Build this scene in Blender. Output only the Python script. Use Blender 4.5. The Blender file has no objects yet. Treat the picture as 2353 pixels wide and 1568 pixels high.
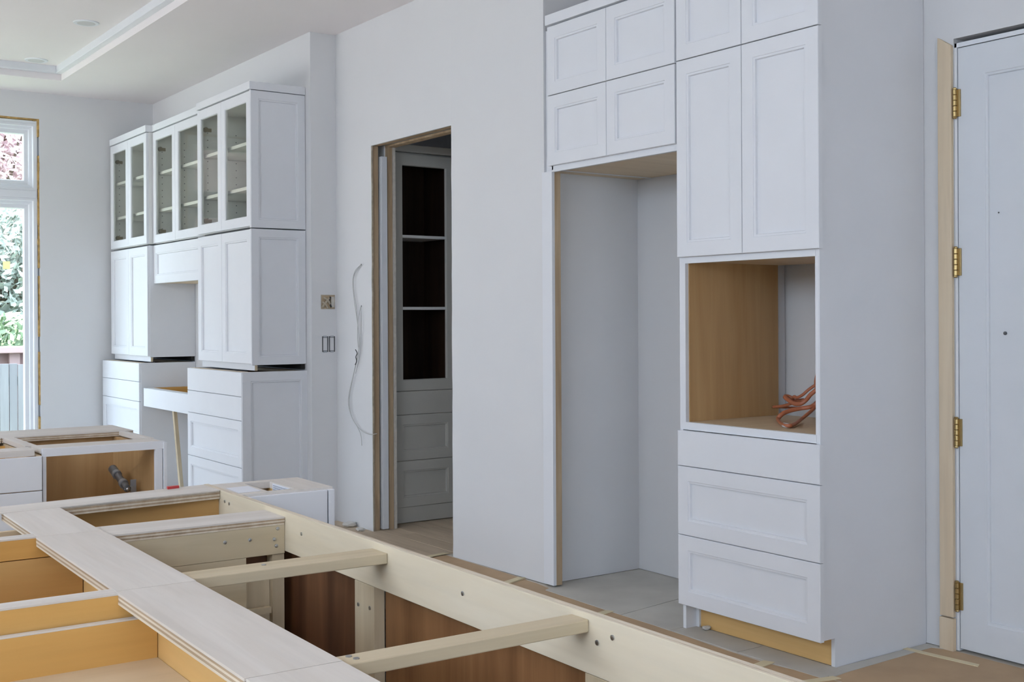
import bpy, bmesh, math, random
from mathutils import Vector, Matrix

random.seed(7)
scn = bpy.context.scene
COL = scn.collection

# ------------------------------------------------------------------ camera
YAW, PITCH, ROLL, HCAM = 0.614795199, -0.00097547, -0.00510619, 1.337
fwd = Vector((math.sin(YAW)*math.cos(PITCH), math.cos(YAW)*math.cos(PITCH), math.sin(PITCH)))
rgt = Vector((math.cos(YAW), -math.sin(YAW), 0))
upv = rgt.cross(fwd)
c_, s_ = math.cos(ROLL), math.sin(ROLL)
rgt, upv = rgt*c_ + upv*s_, upv*c_ - rgt*s_
cam_d = bpy.data.cameras.new('camera')
cam_d.sensor_fit = 'HORIZONTAL'; cam_d.sensor_width = 36.0
cam_d.lens = 2699.474*36.0/2353.0
cam_d.shift_y = (732.609-784.0)/2353.0
cam_d.clip_start = 0.05; cam_d.clip_end = 200
cam = bpy.data.objects.new('camera', cam_d); COL.objects.link(cam)
m = Matrix((rgt, upv, -fwd)).transposed().to_4x4()
m.translation = (0, 0, HCAM)
cam.matrix_world = m
scn.camera = cam

# ------------------------------------------------------------------ light
scn.view_settings.view_transform = 'Standard'
scn.view_settings.look = 'None'
scn.view_settings.exposure = 0.13
scn.view_settings.gamma = 1.0
scn.view_settings.use_curve_mapping = False

world = bpy.data.worlds.new('world'); scn.world = world; world.use_nodes = True
wn = world.node_tree.nodes; wl = world.node_tree.links
wn['Background'].inputs['Color'].default_value = (0.68, 0.82, 1.0, 1)      # bright overcast sky
wn['Background'].inputs['Strength'].default_value = 6.6

def window_portal(name, loc, rot, sx, sy):
    """marks a window opening so that the sky light is sampled through it"""
    d = bpy.data.lights.new(name, 'AREA'); d.shape = 'RECTANGLE'; d.size = sx; d.size_y = sy
    d.cycles.is_portal = True
    o = bpy.data.objects.new(name, d); COL.objects.link(o); o.location = loc; o.rotation_euler = rot
    return o
R90 = math.pi/2
# hazy sun high over the garden on the left: it falls on the floor under the windows and bounces up
sun_d = bpy.data.lights.new('sun', 'SUN'); sun_d.energy = 13.0; sun_d.angle = math.radians(4); sun_d.color = (1.0, 0.96, 0.91)
sun = bpy.data.objects.new('sun', sun_d); COL.objects.link(sun)
sun.rotation_euler = Vector((math.cos(math.radians(62)), 0.10, -math.sin(math.radians(62)))).to_track_quat('-Z', 'Y').to_euler()
# daylight openings: far window, plus unseen ones left and behind, shaped for the light
LWIN = ((-1.2, 4.6, 2.00, 3.10), (7.2, 9.95, 0.25, 1.75))     # y from, y to, sill, head
XL = -2.6
for a, b, z0, z1 in LWIN:
    window_portal('window_portal', (XL-0.02, (a+b)/2, (z0+z1)/2), (0, -R90, 0), z1-z0, b-a)
window_portal('window_portal', (-0.45, -3.62, 1.30), (R90, 0, 0), 2.2, 1.9)
window_portal('window_portal', (1.75, 10.30, 1.62), (-R90, 0, 0), 1.3, 2.74)

# ------------------------------------------------------------------ materials
def new_mat(name):
    mt = bpy.data.materials.new(name); mt.use_nodes = True
    nt = mt.node_tree
    return mt, nt, nt.nodes['Principled BSDF'], nt.nodes, nt.links

def coords(nt, scale=(1, 1, 1)):
    tc = nt.nodes.new('ShaderNodeTexCoord'); mp = nt.nodes.new('ShaderNodeMapping')
    mp.inputs['Scale'].default_value = scale
    nt.links.new(tc.outputs['Object'], mp.inputs['Vector'])
    return mp.outputs['Vector']

def paint(name, rgb, rough=0.5, var=0.03, bump=0.0, scale=6.0, spec=0.5):
    mt, nt, b, N, Lk = new_mat(name)
    v = coords(nt)
    n = N.new('ShaderNodeTexNoise'); n.inputs['Scale'].default_value = scale; n.inputs['Detail'].default_value = 4
    Lk.new(v, n.inputs['Vector'])
    r = N.new('ShaderNodeValToRGB')
    r.color_ramp.elements[0].position = 0.3; r.color_ramp.elements[1].position = 0.7
    r.color_ramp.elements[0].color = (*[x*(1-var) for x in rgb], 1)
    r.color_ramp.elements[1].color = (*[min(1, x*(1+var)) for x in rgb], 1)
    Lk.new(n.outputs['Fac'], r.inputs['Fac']); Lk.new(r.outputs['Color'], b.inputs['Base Color'])
    b.inputs['Roughness'].default_value = rough
    b.inputs['Specular IOR Level'].default_value = spec
    if bump:
        n2 = N.new('ShaderNodeTexNoise'); n2.inputs['Scale'].default_value = 180; n2.inputs['Detail'].default_value = 2
        Lk.new(v, n2.inputs['Vector'])
        bp = N.new('ShaderNodeBump'); bp.inputs['Strength'].default_value = bump; bp.inputs['Distance'].default_value = 0.002
        Lk.new(n2.outputs['Fac'], bp.inputs['Height']); Lk.new(bp.outputs['Normal'], b.inputs['Normal'])
    return mt

def wood(name, c_light, c_dark, axis='y', rough=0.55, scale=14.0, contrast=(0.35, 0.68), knots=True):
    """plain sawn or veneered wood, grain stretched along one axis"""
    mt, nt, b, N, Lk = new_mat(name)
    sc = {'x': (0.06, 1, 1), 'y': (1, 0.06, 1), 'z': (1, 1, 0.06)}[axis]
    v = coords(nt, tuple(s*scale for s in sc))
    info = N.new('ShaderNodeObjectInfo')
    add = N.new('ShaderNodeVectorMath'); add.operation = 'MULTIPLY_ADD'
    add.inputs[1].default_value = (1, 1, 1)
    cmb = N.new('ShaderNodeCombineXYZ')
    mul = N.new('ShaderNodeMath'); mul.operation = 'MULTIPLY'; mul.inputs[1].default_value = 37.0
    Lk.new(info.outputs['Random'], mul.inputs[0])
    for k in range(3): Lk.new(mul.outputs[0], cmb.inputs[k])
    Lk.new(v, add.inputs[0]); Lk.new(cmb.outputs[0], add.inputs[2])
    n = N.new('ShaderNodeTexNoise'); n.inputs['Scale'].default_value = 1.0; n.inputs['Detail'].default_value = 6
    n.inputs['Roughness'].default_value = 0.62; n.inputs['Distortion'].default_value = 0.6
    Lk.new(add.outputs[0], n.inputs['Vector'])
    r = N.new('ShaderNodeValToRGB')
    r.color_ramp.elements[0].position = contrast[0]; r.color_ramp.elements[1].position = contrast[1]
    r.color_ramp.elements[0].color = (*c_dark, 1); r.color_ramp.elements[1].color = (*c_light, 1)
    Lk.new(n.outputs['Fac'], r.inputs['Fac'])
    n3 = N.new('ShaderNodeTexNoise'); n3.inputs['Scale'].default_value = 5.0; n3.inputs['Detail'].default_value = 3
    Lk.new(add.outputs[0], n3.inputs['Vector'])
    mx = N.new('ShaderNodeMix'); mx.data_type = 'RGBA'; mx.blend_type = 'MULTIPLY'
    mx.inputs['Factor'].default_value = 0.25
    Lk.new(r.outputs['Color'], mx.inputs['A']); Lk.new(n3.outputs['Color'], mx.inputs['B'])
    r2 = N.new('ShaderNodeValToRGB')
    r2.color_ramp.elements[0].color = (0.82, 0.82, 0.82, 1); r2.color_ramp.elements[1].color = (1, 1, 1, 1)
    r2.color_ramp.elements[0].position = 0.35; r2.color_ramp.elements[1].position = 0.55
    Lk.new(n3.outputs['Fac'], r2.inputs['Fac']); Lk.new(r2.outputs['Color'], mx.inputs['B'])
    Lk.new(mx.outputs['Result'], b.inputs['Base Color'])
    b.inputs['Roughness'].default_value = rough
    b.inputs['Specular IOR Level'].default_value = 0.3
    bp = N.new('ShaderNodeBump'); bp.inputs['Strength'].default_value = 0.15; bp.inputs['Distance'].default_value = 0.001
    Lk.new(n.outputs['Fac'], bp.inputs['Height']); Lk.new(bp.outputs['Normal'], b.inputs['Normal'])
    return mt

def metal(name, rgb, rough=0.3):
    mt, nt, b, N, Lk = new_mat(name)
    b.inputs['Metallic'].default_value = 1.0
    n = N.new('ShaderNodeTexNoise'); n.inputs['Scale'].default_value = 60
    Lk.new(coords(nt), n.inputs['Vector'])
    r = N.new('ShaderNodeValToRGB')
    r.color_ramp.elements[0].color = (*[x*0.8 for x in rgb], 1); r.color_ramp.elements[1].color = (*rgb, 1)
    Lk.new(n.outputs['Fac'], r.inputs['Fac']); Lk.new(r.outputs['Color'], b.inputs['Base Color'])
    b.inputs['Roughness'].default_value = rough
    return mt

def glass(name, tint=(0.9, 0.94, 0.9), refl=0.008):
    mt, nt, b, N, Lk = new_mat(name)
    N.remove(b)
    t = N.new('ShaderNodeBsdfTransparent'); t.inputs['Color'].default_value = (*tint, 1)
    g = N.new('ShaderNodeBsdfGlossy'); g.inputs['Roughness'].default_value = 0.02
    lw = N.new('ShaderNodeLayerWeight'); lw.inputs['Blend'].default_value = 0.5
    pw = N.new('ShaderNodeMath'); pw.operation = 'POWER'; pw.inputs[1].default_value = 5.0
    ma = N.new('ShaderNodeMath'); ma.operation = 'MULTIPLY_ADD'; ma.inputs[1].default_value = 0.35; ma.inputs[2].default_value = refl
    Lk.new(lw.outputs['Facing'], pw.inputs[0]); Lk.new(pw.outputs[0], ma.inputs[0])
    mx = N.new('ShaderNodeMixShader')
    Lk.new(ma.outputs[0], mx.inputs[0]); Lk.new(t.outputs[0], mx.inputs[1]); Lk.new(g.outputs[0], mx.inputs[2])
    Lk.new(mx.outputs[0], N['Material Output'].inputs['Surface'])
    return mt

M = {}
M['cab'] = paint('cabinet_paint', (0.77, 0.782, 0.815), 0.60, 0.01, 0.03, 6.0, 0.25)
M['cab_side'] = M['cab']
M["wall"] = paint("wall_paint", (0.74, 0.74, 0.75), 0.75, 0.008, 0.08, 3.0, 0.3)
M['ceil'] = paint('ceiling_paint', (0.88, 0.835, 0.84), 0.8, 0.01, 0.05, 2.0, 0.2)
M['door'] = paint('door_primer', (0.72, 0.745, 0.78), 0.5, 0.015, 0.03)
M['frame_white'] = paint('window_white', (0.80, 0.82, 0.86), 0.4, 0.01)
M['pantry'] = paint('pantry_grey_paint', (0.56, 0.55, 0.51), 0.5, 0.015)
M['shelf'] = paint('shelf_white', (0.78, 0.78, 0.77), 0.4, 0.01)
M['dark'] = paint('painted_shade', (0.02, 0.018, 0.016), 0.9, 0.1)  # near-black paint that stands in for the shade inside gaps and cavities
PLY = ((0.70, 0.62, 0.52), (0.58, 0.50, 0.41))
M['ply_y'] = wood('plywood_top_along', (0.74, 0.70, 0.655), (0.66, 0.61, 0.555), 'y')
M['ply_x'] = wood('plywood_top_across', (0.74, 0.70, 0.655), (0.66, 0.61, 0.555), 'x')
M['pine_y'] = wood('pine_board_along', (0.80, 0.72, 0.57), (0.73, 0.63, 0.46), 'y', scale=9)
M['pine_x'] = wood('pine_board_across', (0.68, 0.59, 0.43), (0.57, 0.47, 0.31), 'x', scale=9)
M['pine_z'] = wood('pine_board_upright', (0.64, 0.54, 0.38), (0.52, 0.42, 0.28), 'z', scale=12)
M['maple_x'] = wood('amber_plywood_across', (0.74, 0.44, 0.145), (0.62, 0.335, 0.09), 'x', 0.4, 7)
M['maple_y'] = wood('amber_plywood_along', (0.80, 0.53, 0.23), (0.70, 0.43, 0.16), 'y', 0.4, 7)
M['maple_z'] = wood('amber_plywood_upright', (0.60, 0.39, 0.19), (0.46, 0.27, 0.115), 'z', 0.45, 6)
M['maple_b'] = wood('brown_plywood_across', (0.68, 0.43, 0.17), (0.54, 0.31, 0.11), 'x', 0.45, 6)
M['birch'] = wood('birch_panel', (0.74, 0.60, 0.42), (0.64, 0.50, 0.33), 'x', 0.5, 8)
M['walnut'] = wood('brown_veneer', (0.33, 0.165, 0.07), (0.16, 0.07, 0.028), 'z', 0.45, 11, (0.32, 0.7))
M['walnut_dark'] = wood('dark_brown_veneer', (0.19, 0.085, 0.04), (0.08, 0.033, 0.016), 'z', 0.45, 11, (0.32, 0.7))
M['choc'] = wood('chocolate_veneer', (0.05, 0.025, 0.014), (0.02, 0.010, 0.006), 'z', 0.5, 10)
M['stud'] = wood('weathered_stud', (0.62, 0.48, 0.32), (0.42, 0.30, 0.185), 'z', 0.7, 16)
M['edge_l'] = wood('ply_edge_light', (0.78, 0.70, 0.58), (0.62, 0.52, 0.40), 'y', 0.7, 30)
M['edge_d'] = wood('ply_edge_dark', (0.52, 0.40, 0.28), (0.38, 0.27, 0.17), 'y', 0.7, 30)
M['trim_wood'] = wood('bare_poplar', (0.78, 0.65, 0.48), (0.70, 0.56, 0.39), 'z', 0.6, 10)
M['brass'] = metal('aged_brass', (0.50, 0.36, 0.16), 0.32)
M['steel'] = metal('steel_screw', (0.55, 0.57, 0.60), 0.35)
M['nickel'] = metal('bronze_hinge', (0.32, 0.26, 0.17), 0.4)
M['gyp'] = paint('plasterboard_edge', (0.62, 0.58, 0.52), 0.9, 0.08, 0.2, 40)
M['gyp_paper'] = paint('torn_board_paper', (0.46, 0.39, 0.30), 0.9, 0.2, 0.2, 30)
M['kraft'] = paint('brown_kraft_paper', (0.50, 0.345, 0.205), 0.75, 0.10, 0.05, 5)
M['grey_paper'] = paint('grey_floor_board', (0.56, 0.535, 0.485), 0.8, 0.10, 0.05, 4)
M['plank'] = wood('dusty_plank', (0.68, 0.56, 0.42), (0.55, 0.44, 0.32), 'y', 0.7, 8)
M['subfloor'] = paint('subfloor', (0.66, 0.60, 0.52), 0.8, 0.1, 0.05, 4)
M['tape'] = paint('masking_tape', (0.74, 0.64, 0.42), 0.6, 0.05)
M['copper'] = paint('copper_sheath', (0.50, 0.17, 0.085), 0.38, 0.12, 0.0, 30)
M['pvc'] = paint('grey_plastic_pipe', (0.11, 0.11, 0.115), 0.4, 0.15)
M['pvc2'] = paint('pale_pipe_clamp', (0.26, 0.26, 0.27), 0.4, 0.1)
M['wire'] = paint('pale_wire', (0.50, 0.50, 0.49), 0.5, 0.05)
M['black'] = paint('black_wire', (0.03, 0.03, 0.03), 0.5, 0.05)
M['red'] = paint('red_plastic', (0.55, 0.05, 0.05), 0.4, 0.05)
M['paper'] = paint('white_label', (0.78, 0.80, 0.86), 0.6, 0.01)
M['ink'] = paint('grey_ink', (0.42, 0.45, 0.52), 0.6, 0.01)
M['note'] = paint('yellow_note', (0.80, 0.72, 0.36), 0.7, 0.02)
nt_ = M['note'].node_tree                       # the note glows a little with the daylight behind it
_b = nt_.nodes['Principled BSDF']; _t = nt_.nodes.new('ShaderNodeBsdfTranslucent'); _t.inputs['Color'].default_value = (0.9, 0.85, 0.45, 1)
_m = nt_.nodes.new('ShaderNodeMixShader'); _m.inputs[0].default_value = 0.55
nt_.links.new(_b.outputs[0], _m.inputs[1]); nt_.links.new(_t.outputs[0], _m.inputs[2]); nt_.links.new(_m.outputs[0], nt_.nodes['Material Output'].inputs['Surface'])
M['foam'] = paint('orange_foam', (0.52, 0.33, 0.12), 0.85, 0.35, 0.2, 25)
M['glass'] = glass('cabinet_glass', (0.95, 0.955, 0.92))
M['pane'] = glass('window_glass', (0.95, 0.98, 0.98))
M['lens'] = paint('lamp_lens', (0.62, 0.62, 0.62), 0.3, 0.01)
M['fence'] = wood('grey_fence_board', (0.20, 0.195, 0.21), (0.145, 0.14, 0.155), 'z', 0.8, 8)
M['pink'] = paint('faded_red_rail', (0.40, 0.27, 0.26), 0.8, 0.08, 0, 4)
M['hedge'] = paint('hedge_leaf', (0.19, 0.26, 0.14), 0.7, 0.2, 0, 3)
M['leaf'] = paint('tree_leaf', (0.40, 0.43, 0.37), 0.7, 0.12, 0, 3)
M['redleaf'] = paint('russet_leaf', (0.80, 0.62, 0.63), 0.7, 0.12, 0, 3)
M['bark'] = paint('bark', (0.18, 0.14, 0.11), 0.9, 0.2, 0, 8)
M['lawn'] = paint('lawn', (0.22, 0.28, 0.14), 0.9, 0.2, 0, 2)
M['bounce_ground'] = paint('pale_bounce_ground', (0.72, 0.67, 0.60), 0.9, 0.08, 0, 2)
M['brick'] = paint('pale_brick', (0.34, 0.23, 0.21), 0.8, 0.15, 0, 6)
M['mortar'] = paint('mortar', (0.34, 0.32, 0.31), 0.9, 0.05)
M['dust'] = paint('plaster_crumb', (0.70, 0.68, 0.64), 0.9, 0.05)

# ------------------------------------------------------------------ mesh builder
class MB:
    def __init__(self):
        self.v = []; self.f = []; self.m = []
    def quad(self, idx, mi=0): self.f.append(tuple(idx)); self.m.append(mi)
    def box(self, x0, x1, y0, y1, z0, z1, mi=0):
        if x0 > x1: x0, x1 = x1, x0
        if y0 > y1: y0, y1 = y1, y0
        if z0 > z1: z0, z1 = z1, z0
        b = len(self.v)
        self.v += [(x0,y0,z0),(x1,y0,z0),(x1,y1,z0),(x0,y1,z0),(x0,y0,z1),(x1,y0,z1),(x1,y1,z1),(x0,y1,z1)]
        for q in ((0,3,2,1),(4,5,6,7),(0,1,5,4),(1,2,6,5),(2,3,7,6),(3,0,4,7)):
            self.quad([b+i for i in q], mi)
        return self
    def prism(self, pts, lo, hi, axis='z', mi=0):
        """extrude a polygon: axis z -> pts are (x,y); axis x -> (y,z); axis y -> (x,z)"""
        b = len(self.v); n = len(pts)
        mk = {'z': lambda p, t: (p[0], p[1], t), 'x': lambda p, t: (t, p[0], p[1]), 'y': lambda p, t: (p[0], t, p[1])}[axis]
        for t in (lo, hi):
            for p in pts: self.v.append(mk(p, t))
        self.quad([b+i for i in range(n)][::-1], mi); self.quad([b+n+i for i in range(n)], mi)
        for i in range(n):
            j = (i+1) % n
            self.quad([b+i, b+j, b+n+j, b+n+i], mi)
        return self
    def rings(self, mp, rings, cap0=True, cap1=True, mi=0, closed=False):
        """rings of 4 points (u0,u1,v0,v1,d) joined into a stepped panel"""
        b = len(self.v)
        for (u0, u1, v0, v1, d) in rings:
            for (u, v) in ((u0, v0), (u1, v0), (u1, v1), (u0, v1)): self.v.append(mp(u, v, d))
        n = len(rings)
        for k in range(n if closed else n-1):
            a = b+4*k; c = b+4*((k+1) % n)
            for i in range(4):
                j = (i+1) % 4
                self.quad([a+i, a+j, c+j, c+i], mi)
        if not closed:
            if cap0: self.quad([b+3, b+2, b+1, b], mi)
            if cap1: self.quad([b+4*(n-1)+i for i in range(4)], mi)
        return self
    def tube(self, pts, r, n=8, mi=0, flat=1.0):
        pts = [Vector(p) for p in pts]
        if len(pts) > 2:
            sm = []
            for i in range(len(pts)-1):
                p0 = pts[max(i-1, 0)]; p1 = pts[i]; p2 = pts[i+1]; p3 = pts[min(i+2, len(pts)-1)]
                for k in range(5):
                    t = k/5
                    sm.append(0.5*((2*p1)+(p2-p0)*t+(2*p0-5*p1+4*p2-p3)*t*t+(3*p1-p0-3*p2+p3)*t**3))
            sm.append(pts[-1]); pts = sm
        b = len(self.v); nrm = None
        for i, p in enumerate(pts):
            t = (pts[min(i+1, len(pts)-1)]-pts[max(i-1, 0)]).normalized()
            if nrm is None:
                nrm = t.orthogonal().normalized()
            nrm = (nrm - t*nrm.dot(t)).normalized(); bn = t.cross(nrm)
            for k in range(n):
                a = 2*math.pi*k/n
                self.v.append(tuple(p+nrm*(r*math.cos(a))+bn*(r*flat*math.sin(a))))
        for i in range(len(pts)-1):
            for k in range(n):
                j = (k+1) % n
                self.quad([b+i*n+k, b+i*n+j, b+(i+1)*n+j, b+(i+1)*n+k], mi)
        self.quad([b+k for k in range(n)][::-1], mi); self.quad([b+(len(pts)-1)*n+k for k in range(n)], mi)
        return self
    def lathe(self, c, prof, axis='z', n=20, mi=0):
        """prof: list of (radius, height) from bottom to top"""
        b = len(self.v)
        for (r, h) in prof:
            for k in range(n):
                a = 2*math.pi*k/n; u, w = r*math.cos(a), r*math.sin(a)
                self.v.append({'z': (c[0]+u, c[1]+w, c[2]+h), 'x': (c[0]+h, c[1]+u, c[2]+w), 'y': (c[0]+u, c[1]+h, c[2]+w)}[axis])
        for i in range(len(prof)-1):
            for k in range(n):
                j = (k+1) % n
                self.quad([b+i*n+k, b+i*n+j, b+(i+1)*n+j, b+(i+1)*n+k], mi)
        self.quad([b+k for k in range(n)][::-1], mi); self.quad([b+(len(prof)-1)*n+k for k in range(n)], mi)
        return self
    def mesh(self, name, mats, org=(0, 0, 0)):
        me = bpy.data.meshes.new(name)
        me.from_pydata([(x-org[0], y-org[1], z-org[2]) for x, y, z in self.v], [], self.f)
        for mt in mats: me.materials.append(mt)
        for p, i in zip(me.polygons, self.m): p.material_index = i
        bm = bmesh.new(); bm.from_mesh(me); bmesh.ops.recalc_face_normals(bm, faces=bm.faces); bm.to_mesh(me); bm.free()
        return me

IR = math.radians(1.15)
def wor(x, y, z=0.0):           # island frame -> world
    c, s = math.cos(IR), math.sin(IR)
    return (c*x+s*y, -s*x+c*y, z)

def props(o, label=None, cat=None, group=None, kind=None):
    if label: o['label'] = label
    if cat: o['category'] = cat
    if group: o['group'] = group
    if kind: o['kind'] = kind
    return o

class Thing:
    """an Empty at the base of a thing, with its parts as children"""
    def __init__(self, name, base, label=None, cat=None, group=None, kind=None, island=False):
        self.base = base
        o = bpy.data.objects.new(name, None); COL.objects.link(o); o.empty_display_size = 0.05
        o.location = wor(*base) if island else base
        if island: o.rotation_euler = (0, 0, -IR)
        props(o, label, cat, group, kind); self.o = o
    def part(self, name, mb, mats, bevel=0.0, parent=None, smooth=False, kind=None, label=None):
        mats = mats if isinstance(mats, (list, tuple)) else [mats]
        mats = [M[k] if isinstance(k, str) else k for k in mats]
        o = bpy.data.objects.new(name, mb.mesh(name, mats, self.base)); COL.objects.link(o)
        o.parent = parent or self.o
        finish(o, bevel, smooth); props(o, label, None, None, kind)
        return o

def finish(o, bevel, smooth):
    if smooth:
        for p in o.data.polygons: p.use_smooth = True
    if bevel:
        b = o.modifiers.new('Bevel', 'BEVEL'); b.width = bevel; b.segments = 2; b.limit_method = 'ANGLE'
        b.angle_limit = math.radians(40)

def single(name, mb, mats, base, label=None, cat=None, group=None, kind=None, bevel=0.0, smooth=False, island=False):
    mats = mats if isinstance(mats, (list, tuple)) else [mats]
    mats = [M[k] if isinstance(k, str) else k for k in mats]
    o = bpy.data.objects.new(name, mb.mesh(name, mats, base)); COL.objects.link(o)
    o.location = wor(*base) if island else base
    if island: o.rotation_euler = (0, 0, -IR)
    finish(o, bevel, smooth); props(o, label, cat, group, kind)
    return o

def face_x(x0):      # a face looking towards -X : u = y, v = z, d outwards
    return lambda u, v, d: (x0-d, u, v)
def face_y(y0):      # a face looking towards -Y : u = x, v = z
    return lambda u, v, d: (u, y0-d, v)

def shaker(mp, u0, u1, v0, v1, t=0.02, fw=0.058, mi=0, back=0.0, rec=0.0135):
    mb = MB(); R = lambda k, d: (u0+k, u1-k, v0+k, v1-k, d)
    rr = [R(0, back), R(0, t-0.002), R(0.002, t)]
    if fw:
        rr += [R(fw, t), R(fw+0.002, t-0.003), R(fw+0.010, t-0.004), R(fw+0.0125, t-rec)]
    return mb.rings(mp, rr, mi=mi)

def glazed(mp, u0, u1, v0, v1, t=0.02, fw=0.06):
    R = lambda k, d: (u0+k, u1-k, v0+k, v1-k, d)
    return MB().rings(mp, [R(0, 0), R(0, t-0.002), R(0.002, t), R(fw, t), R(fw+0.004, t-0.005), R(fw+0.004, 0)], closed=True)

def layered(mb, x0, x1, y0, y1, z0, z1, n=5, jag=0.0012):
    """plywood: thin plies, the cross plies dark and a little ragged; material 0 face, 1 light edge, 2 dark edge"""
    h = (z1-z0)/n
    for k in range(n):
        j = random.uniform(0, jag) if k != n-1 else 0
        mb.box(x0+j, x1-j, y0+j, y1-j, z0+k*h, z0+(k+1)*h, 0 if k == n-1 else (2 if k % 2 else 1))
    return mb

def screw(T, p, axis, r=0.0042, name='screw', parent=None):
    mb = MB().lathe(p, [(r*0.9, -0.001), (r, 0.0), (r, 0.0012), (r*0.5, 0.0016)] if axis[0] != '-' else
                    [(r*0.5, -0.0016), (r, -0.0012), (r, 0.0), (r*0.9, 0.001)], axis[-1], 10)
    return T.part(name, mb, 'steel', parent=parent)

# ================================================================== SETTING
ZC = 3.2
XW, XA, XN = 3.515, 3.335, 4.132          # main wall, alcove wall, niche and door wall
YB = 10.1                                  # far wall
YC = 6.98                                  # where the alcove wall steps out

floor = Thing('floor', (0, 0, 0), kind='structure')
floor.part('floor_slab', MB().box(XL-0.15, 6.0, -3.9, 10.4, -0.12, 0.0), 'subfloor')
k = 0
for i in range(11):                        # planks that show in and before the pantry doorway
    x = 3.05+i*0.13
    ys = [5.63+random.uniform(0, 0.02), 6.05+0.5*((i*0.618) % 1), 7.25]
    for a, b in zip(ys[:-1], ys[1:]):
        if x < 3.38: b = min(b, 6.93)
        if b-a > 0.1:
            z = 0.006+random.uniform(-0.0006, 0.0006)
            floor.part('plank', MB().box(x, x+0.1275, a, b-0.003, 0.0, z), 'plank', 0.0008)

# --- ceiling with its stepped tray
cb = MB()
tx0, tx1, ty0, ty1 = -1.4, 2.42, 0.6, 9.5
cb.box(tx1, 6.0, -3.9, 10.4, ZC, ZC+0.25); cb.box(XL-0.2, tx0, -3.9, 10.4, ZC, ZC+0.25)
cb.box(tx0, tx1, ty1, 10.4, ZC, ZC+0.25); cb.box(tx0, tx1, -3.9, ty0, ZC, ZC+0.25)
ceil = Thing('ceiling', (0, 5, ZC), kind='structure')
ceil.part('soffit', cb, 'ceil')
e = 0.05
tb = MB()
tb.box(tx1-e, tx1, ty0, ty1, ZC+0.048, ZC+0.25); tb.box(tx0, tx0+e, ty0, ty1, ZC+0.048, ZC+0.25)
tb.box(tx0+e, tx1-e, ty1-e, ty1, ZC+0.048, ZC+0.25); tb.box(tx0+e, tx1-e, ty0, ty0+e, ZC+0.048, ZC+0.25)
ceil.part('tray_step', tb, 'frame_white', 0.004)
ceil.part('tray_panel', MB().box(tx0+e, tx1-e, ty0+e, ty1-e, ZC+0.10, ZC+0.25), 'ceil')

# --- main wall with the pantry doorway (plaster board, studs, cavity)
YD0, YD1, ZD = 5.560, 6.495, 2.414
YE = 4.695
XW2 = XW+0.172
wr = Thing('wall_right', (XW, 6.0, 0), kind='structure')
brd = MB()
def ragged(pts_y, z0, z1, step, amp, side):
    return [(pts_y+random.uniform(-amp, amp), z0+(z1-z0)*i/step) for i in range(step+1)]
# front board: right of the door, over it, left of it, with ragged cut edges at the opening
left_edge = [(YD1+random.uniform(-0.003, 0.003), ZD*i/26) for i in range(27)]
right_edge = [(YD0+random.uniform(-0.0025, 0.0025), ZD*i/26) for i in range(27)]
brd.prism([(YE, 0.005), (YE, ZC), (YD0, ZC)] + right_edge[::-1], XW, XW+0.013, 'x')
brd.prism(left_edge + [(YD1, ZC), (YC, ZC), (YC, 0.005)], XW, XW+0.013, 'x')
brd.box(XW, XW+0.013, YD0, YD1, ZD, ZC)
wr.part('plasterboard', brd, ['wall', 'gyp'])
wr.part('plasterboard_core', MB().box(XW+0.013, XW2, YE+0.12, YD0+0.002, 0.005, ZC).box(XW+0.013, XW2, YD0, YD1, ZD+0.03, ZC).box(XW+0.110, XW2, YD1+0.03, YC, 0.005, ZC), 'wall')
# cut end of the board, brown paper showing
wr.part('cut_edge', MB().prism([(y-0.0035, z) for y, z in left_edge] + [(y+0.004, z) for y, z in left_edge[::-1]], XW+0.002, XW+0.012, 'x'), 'gyp_paper')
wr.part('stud', MB().box(XW+0.016, XW+0.054, YD1+0.006, YD1+0.09, 0.0, ZD+0.02), 'stud', 0.002)
wr.part('stud', MB().box(XW+0.118, XW+0.152, YD1+0.002, YD1+0.09, 0.0, ZD+0.02), 'stud', 0.002)
wr.part('back_board', MB().box(XW+0.154, XW2, YD1-0.004, YC, 0.005, ZD+0.03), 'gyp')
wr.part('header_board', MB().box(XW+0.016, XW+0.058, YD0+0.004, YD1+0.09, ZD+0.001, ZD+0.03).box(XW+0.116, XW2, YD0+0.004, YD1+0.09, ZD+0.001, ZD+0.03), 'stud', 0.002)
wr.part('door_track', MB().box(XW+0.060, XW+0.114, YD0+0.004, YD1+0.3, ZD+0.012, ZD+0.03), 'steel')
wr.part('cavity_shade', MB().box(XW+0.056, XW+0.116, YD1+0.35, YD1+0.36, 0.0, ZD+0.03), 'dark')  # black sheet painted as the shade deep in the door cavity

pd = Thing('door_2', (XW+0.09, YD1, 0.01), kind='structure')
pd.part('door_slab', MB().box(XW+0.066, XW+0.108, YD1-0.012, YD1+0.34, 0.012, 2.352), 'frame_white', 0.002)

# --- alcove wall
wa = Thing('wall_alcove', (XA, 8.5, 0), kind='structure')
wa.part('plaster', MB().box(XA, XW2, YC, YB+0.15, 0, ZC), 'wall')

# --- far wall with window opening
WX0, WX1, WZ0, WZ1 = 1.10, 2.396, 0.25, 2.985
wb = Thing('wall_back', (0, YB, 0), kind='structure')
wb.part('plaster', MB().box(WX1, XA, YB, YB+0.15, 0, ZC).box(XL-0.15, WX0, YB, YB+0.15, 0, ZC)
        .box(WX0, WX1, YB, YB+0.15, WZ1, ZC).box(WX0, WX1, YB, YB+0.15, 0, WZ0), 'wall')
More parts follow.
